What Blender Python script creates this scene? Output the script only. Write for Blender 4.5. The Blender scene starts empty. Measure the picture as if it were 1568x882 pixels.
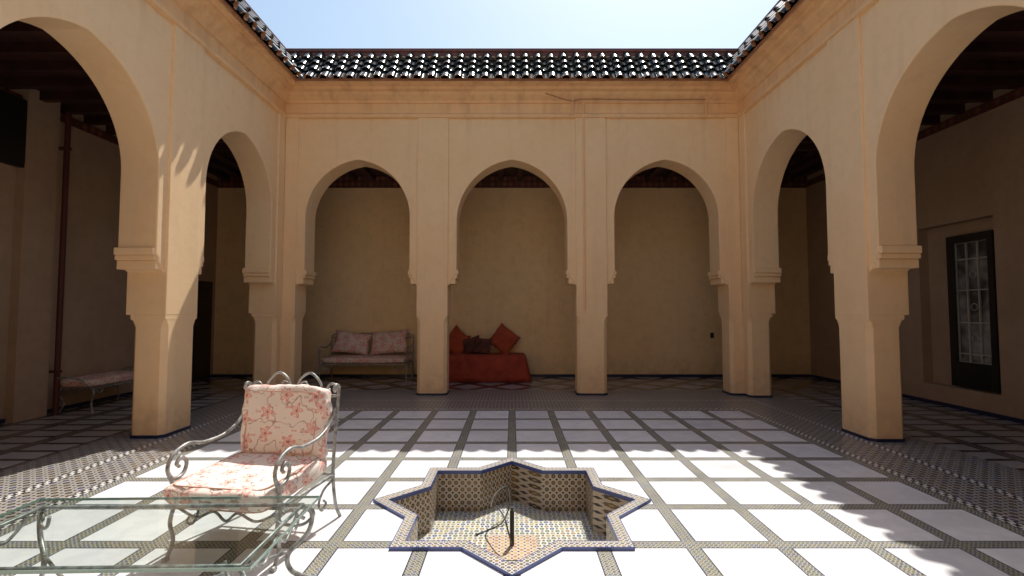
import bpy, bmesh, math, random
from mathutils import Vector, Matrix, noise
random.seed(4)
scene = bpy.context.scene
scene.view_settings.view_transform = 'Standard'
scene.view_settings.look = 'None'
scene.view_settings.exposure = 0
COL = scene.collection

# ------------------------------------------------------------ node helpers
class S:
    def __init__(s, nt, k): s.nt = nt; s.k = k
    def _m(s, op, *a):
        n = s.nt.nodes.new('ShaderNodeMath'); n.operation = op
        for i, v in enumerate(a):
            if isinstance(v, S): s.nt.links.new(v.k, n.inputs[i])
            else: n.inputs[i].default_value = v
        return S(s.nt, n.outputs[0])
    def __add__(s, o): return s._m('ADD', s, o)
    def __sub__(s, o): return s._m('SUBTRACT', s, o)
    def __rsub__(s, o): return s._m('SUBTRACT', o, s)
    def __mul__(s, o): return s._m('MULTIPLY', s, o)
    def __truediv__(s, o): return s._m('DIVIDE', s, o)
    def lt(s, o): return s._m('LESS_THAN', s, o)
    def gt(s, o): return s._m('GREATER_THAN', s, o)
    def abs(s): return s._m('ABSOLUTE', s)
    def fr(s): return s._m('FRACT', s)
    def fl(s): return s._m('FLOOR', s)
    def mn(s, o): return s._m('MINIMUM', s, o)
    def mx(s, o): return s._m('MAXIMUM', s, o)
    def cos(s): return s._m('COSINE', s)

def newmat(name, rough=0.6, metal=0.0, col=(0.5, 0.5, 0.5)):
    m = bpy.data.materials.new(name); m.use_nodes = True
    nt = m.node_tree; b = nt.nodes['Principled BSDF']
    b.inputs['Roughness'].default_value = rough
    b.inputs['Metallic'].default_value = metal
    b.inputs['Base Color'].default_value = (*col, 1)
    return m, nt, b
def coords(nt, kind='Object'):
    tc = nt.nodes.new('ShaderNodeTexCoord')
    sp = nt.nodes.new('ShaderNodeSeparateXYZ')
    nt.links.new(tc.outputs[kind], sp.inputs[0])
    return tc.outputs[kind], S(nt, sp.outputs[0]), S(nt, sp.outputs[1]), S(nt, sp.outputs[2])
def comb(nt, x, y, z=0.0):
    n = nt.nodes.new('ShaderNodeCombineXYZ')
    for i, v in enumerate((x, y, z)):
        if isinstance(v, S): nt.links.new(v.k, n.inputs[i])
        else: n.inputs[i].default_value = v
    return n.outputs[0]
def mix(nt, f, a, b, mode='MIX'):
    n = nt.nodes.new('ShaderNodeMix'); n.data_type = 'RGBA'; n.blend_type = mode
    def put(v, i):
        if isinstance(v, S): nt.links.new(v.k, n.inputs[i])
        elif isinstance(v, bpy.types.NodeSocket): nt.links.new(v, n.inputs[i])
        elif isinstance(v, tuple): n.inputs[i].default_value = (*v, 1)
        else: n.inputs[i].default_value = v
    put(f, 0); put(a, 6); put(b, 7)
    return n.outputs[2]
def noise_t(nt, vec, scale, detail=4, rough=0.55, out='Fac'):
    n = nt.nodes.new('ShaderNodeTexNoise')
    n.inputs['Scale'].default_value = scale; n.inputs['Detail'].default_value = detail
    n.inputs['Roughness'].default_value = rough
    if vec is not None: nt.links.new(vec, n.inputs['Vector'])
    return n.outputs[out]
def ramp(nt, fac, stops, const=False):
    n = nt.nodes.new('ShaderNodeValToRGB')
    if const: n.color_ramp.interpolation = 'CONSTANT'
    el = n.color_ramp.elements
    while len(el) < len(stops): el.new(0.5)
    for e, (p, c) in zip(el, stops):
        e.position = p; e.color = (*c, 1)
    nt.links.new(fac.k if isinstance(fac, S) else fac, n.inputs[0])
    return n.outputs[0]
def bump(nt, b, h, strength=0.2, dist=0.02):
    n = nt.nodes.new('ShaderNodeBump'); n.inputs['Strength'].default_value = strength
    n.inputs['Distance'].default_value = dist
    nt.links.new(h.k if isinstance(h, S) else h, n.inputs['Height'])
    nt.links.new(n.outputs[0], b.inputs['Normal'])
def wn(nt, vec):
    n = nt.nodes.new('ShaderNodeTexWhiteNoise'); n.noise_dimensions = '3D'
    nt.links.new(vec, n.inputs['Vector']); return S(nt, n.outputs['Value'])

def zellige(nt, x, y, p, bg, stars, dot=(0.45, 0.3, 0.08), corner=(0.02, 0.02, 0.025)):
    xs = x / p; ys = y / p
    a = (xs.fr() - 0.5).abs(); b = (ys.fr() - 0.5).abs()
    w = wn(nt, comb(nt, xs.fl(), ys.fl(), 0.37))
    n = len(stars)
    starcol = ramp(nt, w, [(i / n, c) for i, c in enumerate(stars)], True)
    star = (a.mx(b) - 0.26).mn(a + b - 0.37).lt(0.0)
    c = mix(nt, star, bg, starcol)
    c = mix(nt, (a + b).lt(0.13), c, dot)
    c = mix(nt, (a + b).gt(0.78), c, corner)
    return c

# ------------------------------------------------------------ materials
def mat_plaster(name, c1, c2, stain=0.25, weather=True):
    m, nt, b = newmat(name, 0.85)
    v, x, y, z = coords(nt)
    n1 = noise_t(nt, v, 0.9, 4, 0.6); n2 = noise_t(nt, v, 7, 5, 0.65)
    c = mix(nt, ramp(nt, n1, [(0.32, (0, 0, 0)), (0.7, (1, 1, 1))]), c1, c2)
    c = mix(nt, ramp(nt, n2, [(0.45, (0, 0, 0)), (0.75, (stain, stain, stain))]), c, tuple(q * 0.80 for q in c1))
    st = nt.nodes.new('ShaderNodeMapping'); st.inputs['Scale'].default_value = (5, 5, 0.5)
    nt.links.new(v, st.inputs[0])
    n4 = noise_t(nt, st.outputs[0], 1.0, 3, 0.6)
    c = mix(nt, ramp(nt, n4, [(0.55, (0, 0, 0)), (0.8, (0.2, 0.2, 0.2))]), c, tuple(q * 0.65 for q in c1))
    if weather:
        # grime near the floor, rusty run-off below the eaves
        low = ((1.0 - z / 0.55).mx(0.0)) * ((S(nt, n2) * 1.6 - 0.35).mx(0.0))
        c = mix(nt, (low * 0.55).mn(0.5), c, (0.36, 0.22, 0.13))
        hi = ((z - 4.7) / 0.9).mx(0.0).mn(1.0) * ((S(nt, n4) * 3.2 - 1.45).mx(0.0).mn(1.0))
        c = mix(nt, hi * 0.55, c, (0.55, 0.27, 0.14))
    nt.links.new(c, b.inputs['Base Color'])
    bump(nt, b, n2, 0.3, 0.012)
    return m
M_PL = mat_plaster('ochre_plaster', (0.95, 0.635, 0.345), (0.98, 0.69, 0.40))
M_TRIM = mat_plaster('cornice_plaster', (0.93, 0.57, 0.29), (0.96, 0.62, 0.33))
M_GW = mat_plaster('gallery_plaster', (0.92, 0.65, 0.34), (0.96, 0.71, 0.40), 0.5)
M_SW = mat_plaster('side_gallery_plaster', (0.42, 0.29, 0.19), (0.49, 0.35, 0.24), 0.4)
M_RED, nt, b = newmat('oxblood_paint', 0.55, 0, (0.19, 0.055, 0.04))
v, x, y, z = coords(nt); nt.links.new(ramp(nt, noise_t(nt, v, 8), [(0.3, (0.12, 0.035, 0.025)), (0.7, (0.22, 0.07, 0.05))]), b.inputs['Base Color'])
M_DPIPE, nt, b = newmat('dark_red_pipe_paint', 0.55, 0, (0.10, 0.022, 0.018))
M_WOOD, nt, b = newmat('ceiling_wood', 0.6)
v, x, y, z = coords(nt); nt.links.new(ramp(nt, noise_t(nt, v, 5), [(0.3, (0.03, 0.010, 0.008)), (0.7, (0.07, 0.022, 0.017))]), b.inputs['Base Color'])
# painted frieze
M_FRZ, nt, b = newmat('painted_frieze', 0.5)
v, x, y, z = coords(nt)
c = zellige(nt, x + y, z, 0.14, (0.14, 0.032, 0.022), [(0.2, 0.08, 0.04), (0.06, 0.04, 0.02), (0.17, 0.07, 0.04)], (0.2, 0.14, 0.06))
nt.links.new(c, b.inputs['Base Color'])
# roof tiles
M_TILE, nt, b = newmat('glazed_roof_tile', 0.2)
v, x, y, z = coords(nt)
c = ramp(nt, noise_t(nt, v, 9, 4, 0.7), [(0.3, (0.008, 0.014, 0.014)), (0.55, (0.022, 0.032, 0.032)), (0.8, (0.13, 0.13, 0.11))])
nt.links.new(c, b.inputs['Base Color'])
M_TERRA, nt, b = newmat('terracotta', 0.8)
v, x, y, z = coords(nt); nt.links.new(ramp(nt, noise_t(nt, v, 12), [(0.3, (0.34, 0.16, 0.09)), (0.7, (0.5, 0.27, 0.16))]), b.inputs['Base Color'])
M_LIP, nt, b = newmat('tile_lip', 0.35, 0, (0.2, 0.18, 0.15))
v, x, y, z = coords(nt); nt.links.new(ramp(nt, noise_t(nt, v, 11), [(0.4, (0.03, 0.03, 0.03)), (0.7, (0.34, 0.31, 0.27))]), b.inputs['Base Color'])

GX, GY, GY0 = 0.575, 0.60, 4.98
M_MARB, nt, b = newmat('marble_tile_grid', 0.3)
v, x, y, z = coords(nt)
dx = ((x / GX + 0.5).fr() - 0.5).abs() * GX
yy = (y - GY0) / GY
dy = ((yy + 0.5).fr() - 0.5).abs() * GY
d = dx.mn(dy)
t = wn(nt, comb(nt, (x / GX).fl(), yy.fl(), 0.1))
marb = ramp(nt, t, [(0.0, (0.73, 0.725, 0.735)), (1.0, (0.86, 0.855, 0.85))])
nv = noise_t(nt, v, 2.3, 6, 0.62)
marb = mix(nt, ramp(nt, nv, [(0.42, (0, 0, 0)), (0.5, (0.22, 0.22, 0.22)), (0.58, (0, 0, 0))]), marb, (0.46, 0.46, 0.48))
marb = mix(nt, ramp(nt, noise_t(nt, v, 1.1, 5), [(0.5, (0, 0, 0)), (0.75, (0.35, 0.35, 0.35))]), marb, (0.58, 0.54, 0.50))
zl = zellige(nt, x, y, 0.0287, (0.37, 0.355, 0.30), [(0.015, 0.015, 0.02), (0.06, 0.09, 0.045), (0.02, 0.05, 0.16), (0.17, 0.14, 0.05)], (0.26, 0.23, 0.10))
c = mix(nt, d.lt(0.050), marb, (0.012, 0.016, 0.06))
c = mix(nt, d.lt(0.042), c, zl)
nt.links.new(c, b.inputs['Base Color'])
rr = ramp(nt, noise_t(nt, v, 3, 4), [(0.3, (0.28, 0.28, 0.28)), (0.7, (0.48, 0.48, 0.48))])
nt.links.new(rr, b.inputs['Roughness'])
bump(nt, b, d.gt(0.050), 0.15, 0.002)

def mat_zel(name, p, bg, stars, dot=(0.45, 0.3, 0.08), rough=0.3, rot=False, wall=False):
    m, nt, b = newmat(name, rough)
    v, x, y, z = coords(nt)
    if wall: u, w = x + y * 0.7, z
    elif rot: u, w = (x + y) * 0.7071, (x - y) * 0.7071
    else: u, w = x, y
    c = zellige(nt, u, w, p, bg, stars, dot)
    c = mix(nt, ramp(nt, noise_t(nt, v, 3, 4), [(0.4, (0, 0, 0)), (0.8, (0.35, 0.35, 0.35))]), c, (0.2, 0.18, 0.15))
    nt.links.new(c, b.inputs['Base Color'])
    return m
M_BAND = mat_zel('zellige_band', 0.082, (0.40, 0.37, 0.33), [(0.012, 0.012, 0.018), (0.02, 0.02, 0.03), (0.025, 0.04, 0.13), (0.06, 0.035, 0.025)], (0.28, 0.22, 0.1), rot=True)
M_RIM = mat_zel('zellige_rim', 0.036, (0.60, 0.56, 0.49), [(0.04, 0.07, 0.18), (0.24, 0.16, 0.10), (0.08, 0.10, 0.08)])
M_BFL = mat_zel('zellige_basin_floor', 0.06, (0.66, 0.65, 0.57), [(0.05, 0.09, 0.24), (0.42, 0.34, 0.12), (0.12, 0.16, 0.10), (0.30, 0.20, 0.10)], (0.6, 0.55, 0.4), rot=True)
M_BW = mat_zel('zellige_basin_wall', 0.06, (0.50, 0.42, 0.33), [(0.10, 0.045, 0.02), (0.03, 0.025, 0.02), (0.13, 0.08, 0.04)], wall=True)
M_ROS = mat_zel('zellige_rosette', 0.05, (0.66, 0.52, 0.42), [(0.40, 0.24, 0.13), (0.5, 0.42, 0.2)])
M_BLUE, nt, b = newmat('blue_glazed_edge', 0.25, 0, (0.07, 0.10, 0.28))
M_NAVY, nt, b = newmat('navy_skirting', 0.3, 0, (0.015, 0.02, 0.06))
M_GUARD, nt, b = newmat('guard_strip', 0.3)
v, x, y, z = coords(nt)
s = ((x + y) / 0.08).fr(); s2 = ((x - y) / 0.08).fr()
c = mix(nt, (s - 0.5).abs().lt((s2 - 0.5).abs()), (0.72, 0.69, 0.64), (0.012, 0.012, 0.016))
nt.links.new(c, b.inputs['Base Color'])
# gallery floor
M_GF, nt, b = newmat('gallery_floor_tiles', 0.2)
v, x, y, z = coords(nt)
u = (x + y) * 0.7071; w = (x - y) * 0.7071
du = ((u / 0.62).fr() - 0.5).abs() * 0.62; dw = ((w / 0.62).fr() - 0.5).abs() * 0.62
d = du.mn(dw)
c = mix(nt, d.lt(0.09), (0.42, 0.37, 0.35), (0.035, 0.03, 0.03))
c = mix(nt, (d - 0.045).abs().lt(0.012), c, (0.26, 0.2, 0.16))
nt.links.new(c, b.inputs['Base Color'])
M_GS, nt, b = newmat('side_gallery_floor_tiles', 0.25)
v, x, y, z = coords(nt)
dx = ((x / 0.62 + 0.2).fr() - 0.5).abs() * 0.62; dy = ((y / 0.3).fr() - 0.5).abs() * 0.3
c = mix(nt, dy.lt(0.035), (0.40, 0.36, 0.34), (0.04, 0.035, 0.035))
c = mix(nt, dx.lt(0.08), c, (0.04, 0.035, 0.035))
c = mix(nt, (dx - 0.03).abs().lt(0.012), c, (0.25, 0.21, 0.18))
nt.links.new(c, b.inputs['Base Color'])
M_GR, nt, b = newmat('earth', 0.9)
v, x, y, z = coords(nt); nt.links.new(ramp(nt, noise_t(nt, v, 0.5), [(0.3, (0.25, 0.17, 0.1)), (0.7, (0.35, 0.25, 0.16))]), b.inputs['Base Color'])
# metal
M_IRON, nt, b = newmat('painted_iron', 0.42, 0.35, (0.36, 0.37, 0.34))
v, x, y, z = coords(nt); nt.links.new(ramp(nt, noise_t(nt, v, 25), [(0.35, (0.18, 0.185, 0.175)), (0.6, (0.42, 0.42, 0.40))]), b.inputs['Base Color'])
M_DARK, nt, b = newmat('black_metal', 0.4, 0.2, (0.015, 0.015, 0.015))
M_TV, nt, b = newmat('tv_black', 0.5, 0, (0.008, 0.008, 0.008))
M_CABLE, nt, b = newmat('old_cable', 0.6, 0, (0.07, 0.065, 0.055))
M_WHITE, nt, b = newmat('white_paint', 0.5, 0, (0.45, 0.44, 0.40))
M_PANE, nt, b = newmat('window_pane', 0.08, 0, (0.16, 0.17, 0.16))
v, x, y, z = coords(nt); nt.links.new(ramp(nt, noise_t(nt, v, 2.2, 2), [(0.4, (0.05, 0.05, 0.05)), (0.6, (0.32, 0.33, 0.31))]), b.inputs['Base Color'])
M_DOOR, nt, b = newmat('dark_door', 0.5, 0, (0.03, 0.017, 0.012))
# floral fabric
def floral(name, base, scale, rad=0.24):
    m, nt, b = newmat(name, 0.9)
    v, x, y, z = coords(nt, 'UV')
    def layer(sc, off, rad, pet, amp, rnd=0.8):
        vo = nt.nodes.new('ShaderNodeTexVoronoi'); vo.voronoi_dimensions = '2D'
        vo.inputs['Scale'].default_value = 1; vo.inputs['Randomness'].default_value = rnd
        xs = x * sc + off; ys = y * sc + off * 1.7
        vec = comb(nt, xs, ys); nt.links.new(vec, vo.inputs['Vector'])
        sp = nt.nodes.new('ShaderNodeSeparateXYZ'); nt.links.new(vo.outputs['Position'], sp.inputs[0])
        ddx = xs - S(nt, sp.outputs[0]); ddy = ys - S(nt, sp.outputs[1])
        ang = ddx._m('ARCTAN2', ddy, ddx)
        w = S(nt, noise_t(nt, vec, 6, 2)) * 0.25
        r = S(nt, vo.outputs['Distance']) + w - 0.12
        return r, (ang * pet).cos() * amp + rad
    r1, t1 = layer(scale, 0.0, rad, 5, 0.09)
    c = mix(nt, 0.0, base, base)
    nz = S(nt, noise_t(nt, comb(nt, x * scale * 0.6, y * scale * 0.6), 1.4, 2))
    c = mix(nt, (nz - 0.5).abs().lt(0.008), c, (0.50, 0.32, 0.26))
    r2, t2 = layer(scale * 1.7, 3.3, rad * .5, 2, 0.10)
    c = mix(nt, r2.lt(t2), c, (0.74, 0.46, 0.39))
    r3, t3 = layer(scale * 2.2, 7.1, 0.05, 2, 0.08)
    c = mix(nt, r3.lt(t3), c, (0.62, 0.52, 0.40))
    c = mix(nt, r1.lt(t1), c, (0.74, 0.35, 0.29))
    c = mix(nt, (r1 - t1 * 0.55).abs().lt(0.035), c, (0.84, 0.60, 0.52))
    c = mix(nt, r1.lt(0.05), c, (0.45, 0.16, 0.12))
    nt.links.new(c, b.inputs['Base Color'])
    return m
M_FLO = floral('floral_fabric', (0.84, 0.73, 0.64), 6.0)
M_FLOD = floral('floral_fabric_muted', (0.80, 0.62, 0.52), 5.5, 0.33)
M_PIPE, nt, b = newmat('cushion_piping', 0.8, 0, (0.62, 0.38, 0.3))
def fabric(name, a, c2):
    m, nt, b = newmat(name, 0.9); v, x, y, z = coords(nt)
    nt.links.new(ramp(nt, noise_t(nt, v, 6, 5), [(0.3, a), (0.7, c2)]), b.inputs['Base Color'])
    bump(nt, b, noise_t(nt, v, 9, 3), 0.4, 0.03); return m
M_RFAB = fabric('red_fabric', (0.28, 0.035, 0.018), (0.42, 0.065, 0.03))
M_OFAB = fabric('orange_fabric', (0.34, 0.05, 0.02), (0.46, 0.09, 0.035))
M_BFAB = fabric('brown_fabric', (0.04, 0.02, 0.015), (0.18, 0.05, 0.03))
# glass
M_GLASS = bpy.data.materials.new('table_glass'); M_GLASS.use_nodes = True
nt = M_GLASS.node_tree; nt.nodes.clear()
o = nt.nodes.new('ShaderNodeOutputMaterial'); mx = nt.nodes.new('ShaderNodeMixShader')
tr = nt.nodes.new('ShaderNodeBsdfTransparent'); tr.inputs[0].default_value = (0.74, 0.81, 0.78, 1)
gl = nt.nodes.new('ShaderNodeBsdfGlossy'); gl.inputs['Roughness'].default_value = 0.03
fz = nt.nodes.new('ShaderNodeFresnel'); fz.inputs[0].default_value = 1.6
nt.links.new(fz.outputs[0], mx.inputs[0]); nt.links.new(tr.outputs[0], mx.inputs[1]); nt.links.new(gl.outputs[0], mx.inputs[2]); nt.links.new(mx.outputs[0], o.inputs[0])
M_GEDGE, nt, b = newmat('glass_edge', 0.15, 0, (0.30, 0.42, 0.37))

# ------------------------------------------------------------ mesh helpers
class MB:
    def __init__(s): s.v = []; s.f = []; s.m = []
    def face(s, pts, mi=0):
        i = len(s.v); s.v += [tuple(p) for p in pts]; s.f.append(list(range(i, i + len(pts)))); s.m.append(mi)
    def box(s, a, b, mi=0):
        x0, y0, z0 = [min(p, q) for p, q in zip(a, b)]; x1, y1, z1 = [max(p, q) for p, q in zip(a, b)]
        i = len(s.v)
        s.v += [(x0, y0, z0), (x1, y0, z0), (x1, y1, z0), (x0, y1, z0), (x0, y0, z1), (x1, y0, z1), (x1, y1, z1), (x0, y1, z1)]
        for q in [(0, 3, 2, 1), (4, 5, 6, 7), (0, 1, 5, 4), (1, 2, 6, 5), (2, 3, 7, 6), (3, 0, 4, 7)]:
            s.f.append([i + k for k in q]); s.m.append(mi)
    def loft(s, loops, closed=True, caps=True, mi=0):
        i = len(s.v); n = len(loops[0])
        for l in loops: s.v += [tuple(p) for p in l]
        for a in range(len(loops) - 1):
            for k in range(n if closed else n - 1):
                k2 = (k + 1) % n
                s.f.append([i + a * n + k, i + a * n + k2, i + (a + 1) * n + k2, i + (a + 1) * n + k]); s.m.append(mi)
        if caps:
            s.f.append([i + k for k in range(n)][::-1]); s.m.append(mi)
            s.f.append([i + (len(loops) - 1) * n + k for k in range(n)]); s.m.append(mi)
    def obj(s, name, mats, parent=None, bevel=0, smooth=False, recalc=True):
        me = bpy.data.meshes.new(name); me.from_pydata(s.v, [], s.f)
        if not isinstance(mats, (list, tuple)): mats = [mats]
        for m in mats: me.materials.append(m)
        for p, mi in zip(me.polygons, s.m): p.material_index = mi; p.use_smooth = smooth
        if recalc:
            bm = bmesh.new(); bm.from_mesh(me); bmesh.ops.recalc_face_normals(bm, faces=bm.faces); bm.to_mesh(me); bm.free()
        ob = bpy.data.objects.new(name, me); COL.objects.link(ob)
        if parent: ob.parent = parent
        if bevel:
            md = ob.modifiers.new('bevel', 'BEVEL'); md.width = bevel; md.segments = 2; md.limit_method = 'ANGLE'; md.angle_limit = math.radians(50)
        return ob
def empty(name, loc=(0, 0, 0), rz=0):
    e = bpy.data.objects.new(name, None); COL.objects.link(e); e.location = loc; e.rotation_euler = (0, 0, rz); return e
def catmull(pts, n=7):
    P = [Vector(p) for p in pts]; P = [P[0] * 2 - P[1]] + P + [P[-1] * 2 - P[-2]]; out = []
    for i in range(1, len(P) - 2):
        for k in range(n):
            t = k / n; a, b, c, d = P[i - 1:i + 3]
            out.append(0.5 * ((2 * b) + (-a + c) * t + (2 * a - 5 * b + 4 * c - d) * t * t + (-a + 3 * b - 3 * c + d) * t ** 3))
    out.append(P[-2]); return out
def tube(name, pts, r, mat, parent, smooth=True, cyclic=False):
    pts = catmull(pts) if smooth else [Vector(p) for p in pts]
    cu = bpy.data.curves.new(name, 'CURVE'); cu.dimensions = '3D'; cu.bevel_depth = r; cu.bevel_resolution = 2; cu.use_fill_caps = True
    sp = cu.splines.new('POLY'); sp.points.add(len(pts) - 1); sp.use_cyclic_u = cyclic
    for q, p in zip(sp.points, pts): q.co = (*p, 1)
    cu.materials.append(mat)
    ob = bpy.data.objects.new(name, cu); COL.objects.link(ob)
    if parent: ob.parent = parent
    return ob
def cushion(name, w, d, h, loc, rot, mat, parent, n=8, k=3.0, wr=0.006, piping=None, sag=0.0, pillow=False):
    bm = bmesh.new(); bmesh.ops.create_cube(bm, size=2)
    bmesh.ops.subdivide_edges(bm, edges=bm.edges, cuts=19, use_grid_fill=True)
    sd = random.random() * 50
    for v in bm.verts:
        x, y, z = v.co
        if pillow:
            tt = 0.04 + (max(0, 1 - x * x) * max(0, 1 - y * y)) ** 0.42
            p = Vector((x * w / 2 * (1 - .09 * (1 - y * y)), y * d / 2 * (1 - .09 * (1 - x * x)), z * h / 2 * tt))
        else:
            q = ((abs(x) ** n + abs(y) ** n) ** (k / n) + abs(z) ** k) ** (1 / k)
            p = Vector((x / q * w / 2, y / q * d / 2, z / q * h / 2))
        nn = noise.noise(Vector((p.x * 6 + sd, p.y * 6, p.z * 6))) + 0.5 * noise.noise(Vector((p.x * 15 + sd, p.y * 15, p.z * 15)))
        p *= 1 + nn * wr * 6 / max(w, d)
        p.z += nn * wr * (1 if z > 0 else -1)
        if sag and z > 0: p.z -= sag * max(0, 1 - (x * x + y * y))
        v.co = p
    bm.normal_update()
    uv = bm.loops.layers.uv.new('UVMap')
    for f in bm.faces:
        f.smooth = True; a = [abs(q) for q in f.normal]; m = a.index(max(a))
        for l in f.loops:
            c = l.vert.co
            l[uv].uv = ((c.x, c.y) if m == 2 or pillow else (c.x + 3, c.z) if m == 1 else (c.y + 7, c.z))
    me = bpy.data.meshes.new(name); bm.to_mesh(me); bm.free(); me.materials.append(mat)
    ob = bpy.data.objects.new(name, me); COL.objects.link(ob); ob.parent = parent; ob.location = loc; ob.rotation_euler = rot
    if piping:
        for sz in ((1, -1) if k > 3.5 else (0,)):
            pts = []
            zz = sz * 0.84
            s_ = (1 - abs(zz) ** k) ** (1 / k)
            for i in range(72):
                t = 2 * math.pi * i / 72; cx, cy = math.cos(t), math.sin(t)
                q = (abs(cx) ** n + abs(cy) ** n) ** (1 / n)
                pts.append((cx / q * w / 2 * s_ * 1.004, cy / q * d / 2 * s_ * 1.004, zz * h / 2))
            tb = tube(name + '_piping', pts, 0.005, piping, parent, False, True)
            tb.location = loc; tb.rotation_euler = rot
    return ob

# ------------------------------------------------------------ dimensions
HX, YB, YF = 4.15, 8.69, -1.70
TH = 0.45
WX, WB, WF = 6.80, 11.07, -4.0
ZC = 4.60
house = empty('courtyard_house')

ZB = 1.45
def corbel(hc, ha):
    d = hc - ha
    return [(hc, ZB), (hc, 1.96), (hc - d * .25, 1.975), (hc - d * .33, 2.03), (hc - d * .62, 2.07), (hc - d * .7, 2.13), (hc - d, 2.16), (ha, 2.24)]
APEX = 4.25
def arch_pts(ha):
    e = ha * 0.14; r = ha + e; h = math.sqrt(r * r - e * e); zs = APEX - h; out = []
    a1 = math.acos(e / r)
    for i in range(0, 25):
        a = a1 * i / 24
        out.append((r * math.cos(a) - e, zs + r * math.sin(a)))
    return out
def arcade(name, place, u0, u1, openings, piers, top=6.18):
    c = [(u0, ZB)]
    for cu, hc, ha in openings:
        R = corbel(hc, ha) + arch_pts(ha)
        c += [(cu - a, z) for a, z in R]
        c += [(cu + a, z) for a, z in R[::-1][1:]]
    c += [(u1, ZB), (u1, top), (u0, top)]
    mb = MB()
    mb.loft([[place(u, 0, z) for u, z in c], [place(u, TH, z) for u, z in c]])
    mb.obj(name + '_wall', M_PL, house, bevel=0.012)
    cap = MB()
    for cu, hc, ha in openings:
        for sg in (-1, 1):
            for (z0, z1, pr) in ((2.15, 2.235, 0.03), (2.09, 2.15, 0.012), (1.985, 2.09, -0.02)):
                a = cu + sg * (ha - pr); b_ = cu + sg * (hc + 0.02)
                cap.box(place(a, 0.012, z0), place(b_, TH + 0.025, z1))
    cap.obj(name + '_capitals', M_PL, house, bevel=0.01)
    col = MB(); sk = MB(); pil = MB()
    for a, b_, pa, pb in piers:
        ins = 0.012; ch = 0.055; v0, v1 = -0.028, TH - 0.06
        def octo(g, i_, z):
            A, B, V0, V1 = a + i_, b_ - i_, v0 + i_ * .3, v1 - i_
            return [place(*q, z) for q in [(A + g, V0), (B - g, V0), (B, V0 + g), (B, V1 - g), (B - g, V1), (A + g, V1), (A, V1 - g), (A, V0 + g)]]
        col.loft([octo(ch, ins, 0), octo(ch, ins, 1.30), octo(0.03, ins * .5, 1.38), octo(0.004, 0.0, 1.40), octo(0.004, 0.0, ZB + 0.002)])
        sk.loft([octo(ch, ins - 0.012, 0), octo(ch, ins - 0.012, 0.035)])
        pil.box(place(pa, -0.03, ZB), place(pb, 0.02, 5.03))
    col.obj(name + '_columns', M_PL, house, bevel=0.006); sk.obj(name + '_column_skirting', M_NAVY, house)
    pil.obj(name + '_pilasters', M_PL, house, bevel=0.006)

P_back = lambda u, v, z: (u, YB + v, z)
P_front = lambda u, v, z: (u, YF - v, z)
P_right = lambda u, v, z: (HX + v, u, z)
P_left = lambda u, v, z: (-HX - v, u, z)
X2 = 2.80
bop = [(-X2, 1.09, 0.945), (0, 1.155, 1.0), (X2, 1.09, 0.945)]
bp = [(-4.57, -3.89, -4.12, -3.89), (-1.71, -1.155, -1.71, -1.155), (1.155, 1.71, 1.155, 1.71), (3.89, 4.57, 3.89, 4.12)]
arcade('back_arcade', P_back, -HX - TH + 0.003, HX + TH - 0.003, bop, bp)
arcade('front_arcade', P_front, -HX - TH + 0.003, HX + TH - 0.003, bop, bp)
def side(name, P, pn, pf):
    far = (pf + 8.44) / 2; hf = (8.44 - pf) / 2
    ops = [(-0.60, 0.62, 0.50), (1.17, 0.95, 0.81), (pn - 1.15, 1.15, 1.0), (far, hf, hf - 0.15)]
    prev = YF
    piers = []
    for cu, hc, ha in ops:
        piers.append((prev, cu - hc)); prev = cu + hc
    piers.append((prev, YB))
    arcade(name, P, YF, YB, ops, [(a, b, a + (0.03 if i == 0 else 0), b - (0.03 if i == len(piers) - 1 else 0)) for i, (a, b) in enumerate(piers)])
side('right_arcade', P_right, 5.60, 6.18)
side('left_arcade', P_left, 5.76, 6.34)

def rect(o):
    x = HX - o
    return [(-x, YF + o), (x, YF + o), (x, YB - o), (-x, YB - o)]
def sweep(name, prof, mat, closed=False, bevel=0):
    mb = MB(); n = len(prof)
    L = [rect(o) for o, z in prof]
    for i in range(n if closed else n - 1):
        j = (i + 1) % n
        for k in range(4):
            k2 = (k + 1) % 4
            mb.face([(*L[i][k], prof[i][1]), (*L[i][k2], prof[i][1]), (*L[j][k2], prof[j][1]), (*L[j][k], prof[j][1])])
    return mb.obj(name, mat, house, recalc=False)
sweep('cornice', [(-.01, 5.0), (.055, 5.02), (.06, 5.07), (.02, 5.10), (.012, 5.12), (.012, 5.28), (.05, 5.29), (.055, 5.33), (.10, 5.36), (.15, 5.40), (.17, 5.44), (.24, 5.46), (.25, 5.50), (.345, 5.515), (.345, 5.55), (-.05, 5.57)], M_TRIM)
sweep('eave_board', [(.33, 5.548), (.385, 5.55), (.385, 5.575), (.33, 5.60)], M_TERRA)
sweep('roof_bed', [(.37, 5.58), (-.06, 6.20)], M_TILE)
sweep('ridge_cap', [(-.03, 6.18), (-.03, 6.27), (-.01, 6.28), (-.01, 6.335), (-.24, 6.335), (-.24, 6.1)], M_RED)

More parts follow.
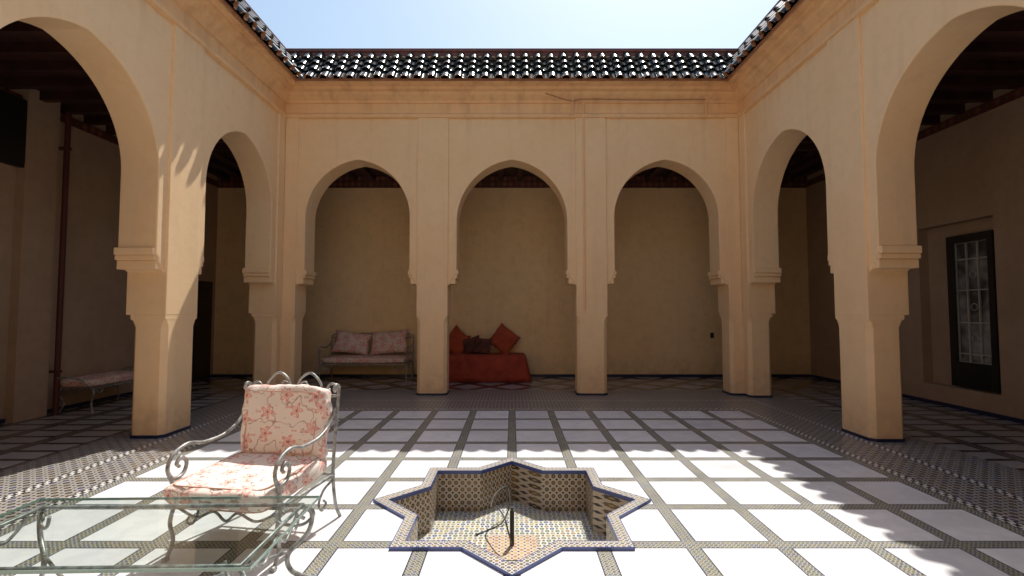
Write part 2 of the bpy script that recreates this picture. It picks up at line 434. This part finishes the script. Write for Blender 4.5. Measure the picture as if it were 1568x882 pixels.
def roof_side(name, place, u_lo, u_hi):
    mb = MB()
    o0, z0 = 0.375, 5.585; o1, z1 = -0.05, 6.20
    L = math.hypot(o0 - o1, z1 - z0); so, sz = (o1 - o0) / L, (z1 - z0) / L; no, nz = sz, -so
    rows = 4; pitch = 0.235; rl = (L + 0.03) / rows
    for r in range(rows):
        s0 = r * rl - (0.10 if r == 0 else 0.05); s1 = (r + 1) * rl
        for phase in (0, 1):
            mo = o0 + so * (s0 + s1) / 2
            lo, hi = u_lo + mo, u_hi - mo
            cnt = int((u_hi - u_lo) / pitch) + 2
            for i in range(cnt):
                uc = (u_lo + u_hi) / 2 + (i - cnt / 2 + 0.5 + phase * 0.5) * pitch + random.uniform(-.008, .008)
                if uc < lo or uc > hi: continue
                j = random.uniform(-.014, .014)
                if phase == 0:
                    ra, rb = 0.083, 0.064; la, lb = 0.045, 0.012
                    def ring(s, rad, lift):
                        out = []
                        for k in range(9):
                            a = math.pi * k / 8
                            h = lift + rad * math.sin(a) * 0.95
                            out.append(place(uc + rad * math.cos(a), o0 + so * s + no * h, z0 + sz * s + nz * h))
                        return out
                    A = ring(s0 + j, ra, la); B = ring(s1 + j, rb, lb); C = ring(s0 + j, ra - 0.013, la); D = ring(s0 + j + 0.06, ra - 0.02, la)
                    mb.loft([D, C], False, False, 1 if r == 0 else 0); mb.loft([C, A], False, False, 2 if r else 1); mb.loft([A, B], False, False, 0)
                else:
                    rad = 0.06; j += 0.03
                    def ring(s, lift):
                        out = []
                        for k in range(6):
                            a = math.pi * k / 5
                            h = lift + 0.03 - rad * math.sin(a) * 0.7
                            out.append(place(uc + rad * math.cos(a), o0 + so * s + no * h, z0 + sz * s + nz * h))
                        return out
                    mb.loft([ring(s0 + j + .02, 0.045), ring(s1 + j, 0.01)], False, False, 0)
                    if r == 0: mb.loft([ring(s0 + j + .02, 0.03), ring(s0 + j + .02, 0.045)], False, False, 1)
    ob = mb.obj(name, [M_TILE, M_TERRA, M_LIP], house, recalc=False)
    for p in ob.data.polygons: p.use_smooth = p.material_index == 0
roof_side('back_roof_tiles', lambda u, o, z: (u, YB - o, z), -HX, HX)
roof_side('front_roof_tiles', lambda u, o, z: (u, YF + o, z), -HX, HX)
roof_side('right_roof_tiles', lambda u, o, z: (HX - o, u, z), YF, YB)
roof_side('left_roof_tiles', lambda u, o, z: (-HX + o, u, z), YF, YB)

# gallery walls
w = MB()
w.box((-WX - .3, WB, -.1), (WX + .3, WB + .3, 6.3)); w.box((-WX - .3, WF - .3, -.1), (WX + .3, WF, 6.3))
w.obj('back_gallery_wall', M_GW, house)
w = MB()
w.box((-WX - .3, WF, -.1), (-WX, WB, 6.3))
w.box((-WX, 6.55, 0), (-WX + .12, 7.02, ZC))
n0, n1, nz0, nz1 = 6.78, 8.05, 0.32, 2.86
w.box((WX, WF, -.1), (WX + .3, n0, 6.3)); w.box((WX, n1, -.1), (WX + .3, WB, 6.3))
w.box((WX, n0, -.1), (WX + .3, n1, nz0)); w.box((WX, n0, nz1), (WX + .3, n1, 6.3)); w.box((WX + .16, n0, nz0), (WX + .3, n1, nz1))
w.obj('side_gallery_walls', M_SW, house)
c = MB()
ox = HX + TH
for (a, b_) in (((-WX, YB + TH), (WX, WB)), ((-WX, WF), (WX, YF - TH)), ((-WX, YF - TH), (-ox, YB + TH)), ((ox, YF - TH), (WX, YB + TH))):
    c.box((*a, ZC), (*b_, ZC + .1)); c.box((*a, 6.0), (*b_, 6.1))
y = YF
while y < YB + TH:
    for s_ in (-1, 1): c.box((s_ * ox, y, ZC - .12), (s_ * WX, y + .1, ZC - .002))
    y += 0.42
x = -WX + .2
while x < WX:
    c.box((x, YB + TH, ZC - .10), (x + .1, WB - .05, ZC - .002)); x += 0.42
c.obj('gallery_ceiling', M_WOOD, house)
f = MB()
f.box((-WX, WB - .05, ZC - .26), (WX, WB, ZC - .003))
for s_ in (-1, 1): f.box((s_ * WX, YF, ZC - .25), (s_ * (WX - .04), WB - .05, ZC - .13))
f.obj('ceiling_frieze', M_FRZ, house)
sk = MB()
sk.box((-WX, WB - .015, 0), (WX, WB, .06))
for s_ in (-1, 1): sk.box((s_ * WX, YF, 0), (s_ * (WX - .015), WB - .015, .06))
sk.obj('skirting', M_NAVY, house)
d_ = MB(); d_.box((-WX, 9.7, 0), (-WX + .05, 10.9, 2.15)); d_.box((-WX + .05, 9.8, .1), (-WX + .07, 10.25, 2.05)); d_.box((-WX + .05, 10.33, .1), (-WX + .07, 10.8, 2.05))
d_.obj('door', M_DOOR, house, bevel=.01)
# window with grille
win = empty('window'); win.parent = house
fr = MB(); wx = WX + .13; a0, a1, z0, z1 = 6.88, 7.62, nz0 + .02, 2.66
fr.box((wx - .06, a0, z0), (wx + .03, a0 + .09, z1)); fr.box((wx - .06, a1 - .12, z0), (wx + .03, a1, z1)); fr.box((wx - .06, a0 + .09, z1 - .12), (wx + .03, a1 - .12, z1)); fr.box((wx - .06, a0 + .09, z0), (wx + .03, a1 - .12, z0 + .38))
fr.obj('frame', M_DARK, win, bevel=.006)
pn = MB(); pn.box((wx + .004, a0 + .05, z0 + .2), (wx + .02, a1 - .05, z1 - .05)); pn.obj('pane', M_PANE, win)
gr = MB(); b0, b1, c0, c1 = a0 + .09, a1 - .12, z0 + .38, z1 - .12
for i in range(4):
    q = b0 + (b1 - b0) * i / 3; gr.box((wx - .03, q - .009, c0), (wx - .005, q + .009, c1))
for i in range(6):
    q = c0 + (c1 - c0) * (0, .07, .33, .6, .86, 1)[i]; gr.box((wx - .034, b0, q - .009), (wx - .002, b1, q + .009))
gr.obj('grille', M_WHITE, win)
for cz_ in (.2, .46, .73):
    cy = (b0 + b1) / 2; cz = c0 + (c1 - c0) * cz_
    tube('grille_ring', [(wx - .018, cy + .05 * math.cos(t * math.pi / 8), cz + .05 * math.sin(t * math.pi / 8)) for t in range(16)], .006, M_WHITE, win, False, True)

# conduits on court wall
for i, (xx, za, zb_) in enumerate(((1.10, 5.05, 5.42), (1.30, 1.5, 5.45), (3.52, 5.03, 5.48))):
    tube('conduit', [(xx, YB - .045 - (.03 if za > 4 else 0), za), (xx, YB - .045 - (.03 if za > 4 else 0), zb_ - .15), (xx + .02, YB - .1, zb_)], .018, M_TRIM, house)
tube('wall_cable', [(.6, YB - .19, 5.40), (.9, YB - .12, 5.33), (1.10, YB - .09, 5.30), (1.35, YB - .1, 5.33), (2.4, YB - .11, 5.31), (3.52, YB - .09, 5.33)], .008, M_TERRA, house)

# ------------------------------------------------------------ ground + floors
g = MB(); R_ = 400
cxs, cys = 0.0, 3.87
def star(R, z, rot=0):
    o = []
    for i in range(16):
        a = math.pi / 8 * i; r = R if i % 2 == 0 else R * 0.7654
        o.append((cxs + r * math.cos(a), cys + r * math.sin(a), z))
    return o
g.face([(-R_, -R_, -.6), (R_, -R_, -.6), (R_, R_, -.6), (-R_, R_, -.6)])
g.obj('ground', M_GR, recalc=False)

fl = empty('courtyard_floor')
mb = MB(); MXX, MY0, MY1 = 3.502, -1.07, 7.432
o = star(1.085, 0)
sq = []
for i in range(16):
    a = math.pi / 8 * i; ca, sa = math.cos(a), math.sin(a); q = max(abs(ca), abs(sa)); sq.append((cxs + 1.2 * ca / q, cys + 1.2 * sa / q, 0))
for i in range(16):
    j = (i + 1) % 16; mb.face([o[i], sq[i], sq[j], o[j]])
mb.face([(-MXX, MY0, 0), (MXX, MY0, 0), (MXX, cys - 1.2, 0), (-MXX, cys - 1.2, 0)])
mb.face([(-MXX, cys + 1.2, 0), (MXX, cys + 1.2, 0), (MXX, MY1, 0), (-MXX, MY1, 0)])
mb.face([(-MXX, cys - 1.2, 0), (-1.2, cys - 1.2, 0), (-1.2, cys + 1.2, 0), (-MXX, cys + 1.2, 0)])
mb.face([(1.2, cys - 1.2, 0), (MXX, cys - 1.2, 0), (MXX, cys + 1.2, 0), (1.2, cys + 1.2, 0)])
mb.obj('marble_paving', M_MARB, fl, recalc=False)
def frame(name, r0, r1, mat, z=0):
    (xa, ya0, ya1), (xb, yb0, yb1) = r0, r1
    A = [(-xa, ya0, z), (xa, ya0, z), (xa, ya1, z), (-xa, ya1, z)]; B = [(-xb, yb0, z), (xb, yb0, z), (xb, yb1, z), (-xb, yb1, z)]
    m = MB()
    for k in range(4): m.face([B[k], B[(k + 1) % 4], A[(k + 1) % 4], A[k]])
    m.obj(name, mat, fl, recalc=False)
f0 = (MXX, MY0, MY1); f1 = (3.58, -1.15, 7.51); f2 = (4.02, -1.55, 8.14); f3 = (4.10, -1.63, 8.22); f4 = (4.78, YF - TH - .1, YB + TH + .1)
frame('inner_guard_strip', f0, f1, M_GUARD); frame('zellige_border', f1, f2, M_BAND); frame('outer_guard_strip', f2, f3, M_GUARD)
frame('threshold_border', f3, f4, M_BAND)
m = MB()
m.face([(-WX, f4[2], 0), (WX, f4[2], 0), (WX, WB, 0), (-WX, WB, 0)]); m.face([(-WX, WF, 0), (WX, WF, 0), (WX, f4[1], 0), (-WX, f4[1], 0)])
m.obj('back_gallery_paving', M_GF, fl, recalc=False)
m = MB()
for s_ in (-1, 1):
    q = sorted((s_ * 4.78, s_ * WX)); m.face([(q[0], f4[1], 0), (q[1], f4[1], 0), (q[1], f4[2], 0), (q[0], f4[2], 0)])
m.obj('side_gallery_paving', M_GS, fl, recalc=False)

# ------------------------------------------------------------ fountain
ft = empty('star_fountain_basin')
def ring(name, Ra, Rb, z, mat):
    m = MB(); m.loft([star(Ra, 0), star(Ra, z), star(Rb, z)], True, False); m.obj(name, mat, ft, recalc=False)
RZ = .022
ring('rim_outer_edge', 1.09, 1.082, RZ, M_BLUE)
m = MB(); m.loft([star(1.082, RZ), star(.975, RZ)], True, False); m.obj('rim', M_RIM, ft, recalc=False)
m = MB(); m.loft([star(.975, RZ), star(.967, RZ), star(.967, -.012)], True, False); m.obj('rim_inner_edge', M_BLUE, ft, recalc=False)
m = MB(); m.loft([star(.967, -.012), star(.967, -.35)], True, False); m.obj('basin_wall', M_BW, ft, recalc=False)
m = MB(); m.face(star(.967, -.35)); m.obj('basin_floor', M_BFL, ft, recalc=False)
m = MB(); m.face([(-.2, cys - .2, -.344), (.2, cys - .2, -.344), (.2, cys + .2, -.344), (-.2, cys + .2, -.344)]); m.obj('rosette', M_ROS, ft, recalc=False)
tube('spout_pipe', [(0, cys + .03, -.35), (0, cys + .03, -.08)], .018, M_DARK, ft, False)
tube('spout_tip', [(0, cys + .03, -.08), (0, cys + .03, -.05)], .010, M_CABLE, ft, False)
tube('pump_cable', [(0, cys + .0, -.33), (-.03, cys - .05, -.2), (-.06, cys + .0, -.12), (-.13, cys + .18, -.10), (-.18, cys + .3, -.16), (-.14, cys + .45, -.10), (-.05, cys + .6, -.10), (-.02, cys + .5, -.2), (-.08, cys + .4, -.32), (-.2, cys + .3, -.345), (-.3, cys + .2, -.34)], .006, M_CABLE, ft)

# ------------------------------------------------------------ armchair
def sidecurve(pts, x): return [(x, a, b_) for a, b_ in pts]
ch = empty('wrought_iron_armchair', (-1.67, 3.27, 0), math.radians(-9))
for sg in (-1, 1):
    x = sg * .355
    tube('arm', sidecurve([(.30, .80), (.24, .71), (.10, .645), (-.08, .635), (-.22, .66), (-.33, .62), (-.365, .54), (-.32, .475), (-.25, .485), (-.225, .545), (-.265, .59), (-.30, .56), (-.28, .535)], x), .0115, M_IRON, ch)
    tube('front_leg', sidecurve([(-.36, .52), (-.32, .43), (-.30, .34), (-.335, .22), (-.31, .10), (-.36, .0)], x), .012, M_IRON, ch)
    tube('back_leg', sidecurve([(.40, 0), (.33, .12), (.29, .34), (.31, .6), (.35, .90), (.345, .95), (.31, .965), (.29, .94), (.305, .92)], x), .012, M_IRON, ch)
    tube('side_scroll', sidecurve([(-.29, .30), (-.18, .27), (-.12, .20), (-.16, .14), (-.21, .17), (-.18, .20)], x), .008, M_IRON, ch)
    tube('side_scroll', sidecurve([(.28, .30), (.17, .27), (.11, .20), (.15, .14), (.20, .17), (.17, .20)], x), .008, M_IRON, ch)
    tube('seat_rail', [(x, -.31, .335), (x, .30, .335)], .012, M_IRON, ch, False)
    tube('foot', [(x, -.345, .012), (x, -.375, .012)], .017, M_IRON, ch, False)
    tube('crest_curl', [(sg * .355, .35, .90), (sg * .335, .352, .955), (sg * .29, .353, .965), (sg * .265, .353, .935), (sg * .285, .353, .92)], .009, M_IRON, ch)
    tube('crest_arch', [(sg * .22, .35, .88), (sg * .21, .352, .97), (sg * .13, .354, 1.04), (sg * .05, .352, .995), (sg * .02, .35, .90)], .009, M_IRON, ch)
    tube('crest_curl', [(sg * .12, .352, .93), (sg * .09, .352, .975), (sg * .05, .352, .96), (sg * .06, .352, .92)], .007, M_IRON, ch)
for yy_, zz_ in ((-.31, .335), (.30, .335), (.35, .88), (.30, .5)):
    tube('cross_rail', [(-.35, yy_, zz_), (.35, yy_, zz_)], .011, M_IRON, ch, False)
for i in range(-2, 3):
    tube('seat_bar', [(i * .12, -.31, .335), (i * .12, .30, .335)], .006, M_IRON, ch, False)
    tube('back_bar', [(i * .12, .31, .36), (i * .12, .35, .88)], .006, M_IRON, ch, False)
tube('front_scroll', [(-.33, -.31, .30), (-.2, -.31, .25), (-.08, -.31, .29), (0, -.31, .24), (.08, -.31, .29), (.2, -.31, .25), (.33, -.31, .30)], .008, M_IRON, ch)
cushion('seat_cushion', .68, .74, .15, (0, -.07, .415), (math.radians(2), 0, 0), M_FLO, ch, n=12, k=5, wr=.009, piping=M_PIPE, sag=.016)
cushion('back_cushion', .66, .52, .12, (0, .25, .705), (math.radians(80), 0, 0), M_FLO, ch, n=12, k=3.6, wr=.009, piping=M_PIPE)

# ------------------------------------------------------------ glass table
tb = empty('glass_coffee_table', (-1.86, 2.40, 0), math.radians(1.5))
tx, ty, tz = .775, .385, .435
m = MB(); m.face([(-tx, -ty, tz + .014), (tx, -ty, tz + .014), (tx, ty, tz + .014), (-tx, ty, tz + .014)]); m.obj('glass_top', M_GLASS, tb, recalc=False)
m = MB()
for (a, b_) in (((-tx, -ty - .002), (tx, -ty)), ((-tx, ty), (tx, ty + .002)), ((-tx - .002, -ty), (-tx, ty)), ((tx, -ty), (tx + .002, ty))): m.box((*a, tz), (*b_, tz + .014))
m.obj('glass_edge', M_GEDGE, tb)
fx, fy = tx - .07, ty - .06
tube('top_frame', [(-fx, -fy, tz - .012), (fx, -fy, tz - .012), (fx, fy, tz - .012), (-fx, fy, tz - .012)], .011, M_IRON, tb, False, True)
for sx in (-1, 1):
    for sy in (-1, 1):
        u = Vector((sx * .8, sy * .6, 0)).normalized(); base = Vector((sx * fx, sy * fy, 0))
        def P(r, z): return base + u * r + Vector((0, 0, z))
        tube('leg', [P(0, tz - .02), P(.05, tz - .07), P(.03, tz - .17), P(-.07, tz - .26), P(-.05, .08), P(.05, .01)], .013, M_IRON, tb)
        tube('leg_scroll', [P(-.14, tz - .03), P(-.10, tz - .09), P(0, tz - .12), P(.06, tz - .08), P(.03, tz - .04), P(-.01, tz - .07), P(.01, tz - .09)], .009, M_IRON, tb)
    tube('end_scroll', [(sx * fx, -.25, tz - .03), (sx * fx, -.12, tz - .11), (sx * fx, 0, tz - .05), (sx * fx, .12, tz - .11), (sx * fx, .25, tz - .03)], .008, M_IRON, tb)
tube('stretcher', [(-fx + .06, -fy + .05, .19), (-.3, -.05, .16), (0, 0, .17), (.3, .05, .16), (fx - .06, fy - .05, .19)], .009, M_IRON, tb)
tube('stretcher', [(-fx + .06, fy - .05, .19), (-.3, .05, .16), (0, 0, .17), (.3, -.05, .16), (fx - .06, -fy + .05, .19)], .009, M_IRON, tb)

# ------------------------------------------------------------ floral sofa (back gallery)
sf = empty('floral_sofa', (-3.15, 10.62, 0))
hw = .92
for sg in (-1, 1):
    x = sg * hw
    tube('arm', sidecurve([(.34, .80), (.2, .74), (0, .70), (-.2, .73), (-.35, .72), (-.40, .64), (-.34, .58), (-.29, .63), (-.33, .66)], x), .014, M_IRON, sf)
    tube('front_leg', sidecurve([(-.38, .62), (-.34, .45), (-.33, .36), (-.36, .2), (-.34, .08), (-.38, 0)], x), .015, M_IRON, sf)
    tube('back_leg', sidecurve([(.38, 0), (.33, .15), (.32, .4), (.36, .95)], x), .015, M_IRON, sf)
    tube('side_rail', [(x, -.34, .36), (x, .33, .36)], .014, M_IRON, sf, False)
    tube('back_scroll', [(sg * .92, .36, .95), (sg * .7, .36, 1.0), (sg * .4, .36, .96), (sg * .2, .36, 1.0), (0, .36, .97)], .011, M_IRON, sf)
    tube('under_scroll', [(sg * .9, -.34, .34), (sg * .78, -.34, .25), (sg * .66, -.34, .30), (sg * .7, -.34, .33)], .010, M_IRON, sf)
for yy_, zz_ in ((-.34, .36), (.33, .36), (.36, .9), (.34, .55)): tube('rail', [(-hw, yy_, zz_), (hw, yy_, zz_)], .012, M_IRON, sf, False)
cushion('seat_cushion', 1.78, .70, .15, (0, -.03, .45), (0, 0, 0), M_FLOD, sf, n=12, k=4, piping=M_PIPE)
cushion('back_cushion', .80, .50, .24, (-.40, .16, .79), (math.radians(66), math.radians(7), math.radians(4)), M_FLOD, sf, pillow=True)
cushion('back_cushion', .84, .54, .24, (.42, .18, .80), (math.radians(70), math.radians(-4), 0), M_FLOD, sf, pillow=True)

# ------------------------------------------------------------ red daybed
db = empty('red_daybed', (-.80, 10.62, 0))
m = MB(); loops = []
for z, ex in ((0.005, .095), (.12, .065), (.3, .02), (.46, -.01), (.53, -.03), (.56, -.07)):
    l = []
    N = 120
    for i in range(N):
        t = 2 * math.pi * i / N; cx, cy = math.cos(t), math.sin(t); q = (abs(cx) ** 14 + abs(cy) ** 14) ** (1 / 14)
        fold = math.sin(i * .9) * .012 * (1 - z / .56) + noise.noise(Vector((i * .3, z * 3, 0))) * .02
        l.append((cx / q * (1.12 + ex + fold), cy / q * (.40 + min(ex, .03) + fold * .6), z))
    loops.append(l)
m.loft(loops); m.obj('mattress_cover', M_RFAB, db, smooth=True)
cushion('bolster', .95, .42, .2, (-.6, .27, .74), (math.radians(72), 0, 0), M_RFAB, db, pillow=True)
cushion('pillow', .56, .56, .22, (.62, .16, .86), (math.radians(78), math.radians(38), 0), M_OFAB, db, pillow=True)
cushion('pillow', .56, .56, .2, (-.42, .2, .80), (math.radians(76), math.radians(42), 0), M_OFAB, db, pillow=True)
cushion('small_pillow', .38, .38, .15, (.16, .0, .73), (math.radians(70), math.radians(8), 0), M_BFAB, db, pillow=True)
cushion('small_pillow', .40, .38, .15, (-.08, .10, .74), (math.radians(72), math.radians(-14), 0), M_BFAB, db, pillow=True)

# ------------------------------------------------------------ bench on left
bn = empty('floral_bench', (-6.42, 7.72, 0))
cushion('seat_cushion', .52, 1.15, .15, (0, 0, .43), (0, 0, 0), M_FLOD, bn, n=10, k=4)
for sy in (-1, 1):
    for sx in (-1, 1):
        tube('leg', [(sx * .22, sy * .5, .36), (sx * .26, sy * .53, .28), (sx * .2, sy * .5, .14), (sx * .25, sy * .53, 0)], .012, M_IRON, bn)
        tube('leg_curl', [(sx * .22, sy * .48, .34), (sx * .22, sy * .38, .27), (sx * .22, sy * .33, .32), (sx * .22, sy * .37, .34)], .009, M_IRON, bn)
    tube('end_rail', [(-.23, sy * .5, .35), (.23, sy * .5, .35)], .011, M_IRON, bn, False)
    tube('armrest', [(-.24, sy * .54, .36), (-.25, sy * .62, .50), (-.1, sy * .64, .53), (.12, sy * .63, .50), (.22, sy * .58, .40)], .011, M_IRON, bn)
for sx in (-1, 1): tube('side_rail', [(sx * .23, -.5, .35), (sx * .23, .5, .35)], .011, M_IRON, bn, False)

# left wall things
tv = empty('wall_mounted_television', (-WX + .02, 6.0, 0))
m = MB(); m.box((0, -.65, 3.46), (.09, .60, 4.40)); m.obj('casing', M_TV, tv, bevel=.01)
m = MB(); m.box((.09, -.60, 3.51), (.094, .55, 4.35)); m.obj('screen', M_TV, tv)
dp = empty('red_drainpipe', (-WX + .17, 7.10, 0))
tube('pipe', [(0, 0, 0), (0, 0, ZC - .13)], .036, M_DPIPE, dp, False)
m = MB()
for zz_ in (.6, 3.9): m.box((-.17, -.04, zz_), (.04, .04, zz_ + .03))
m.obj('brackets', M_DPIPE, dp)
ls = MB(); ls.box((4.52, WB - .015, .88), (4.60, WB, 1.0)); ls.box((4.535, WB - .02, .90), (4.585, WB - .015, .98)); ls.obj('light_switch', M_DARK)

# ------------------------------------------------------------ camera and light
cam = bpy.data.cameras.new('camera'); co = bpy.data.objects.new('camera', cam); COL.objects.link(co)
cam.sensor_width = 36; cam.lens = 17.0; cam.clip_end = 2000; cam.clip_start = .05
co.location = (0, 0, 1.5); co.rotation_euler = (math.radians(92.7), 0, 0)
scene.camera = co
dirv = Vector((-.205, -.528, -1))
sun = bpy.data.lights.new('sun', 'SUN'); so_ = bpy.data.objects.new('sun', sun); COL.objects.link(so_)
sun.energy = 5; sun.angle = math.radians(.5); sun.color = (1, .965, .91)
so_.rotation_euler = dirv.to_track_quat('-Z', 'Y').to_euler(); so_.location = (3, 12, 15)
wd = bpy.data.worlds.new('World'); scene.world = wd; wd.use_nodes = True
nt = wd.node_tree; bg = nt.nodes['Background']
sky = nt.nodes.new('ShaderNodeTexSky'); sky.sky_type = 'NISHITA'; sky.sun_disc = False
sky.sun_elevation = math.atan2(1, math.hypot(.205, .528)); sky.sun_rotation = math.atan2(.205, .528)
sky.dust_density = 1.8; sky.air_density = 1.8; sky.ozone_density = 1.8
nt.links.new(sky.outputs[0], bg.inputs[0]); bg.inputs[1].default_value = 0.15
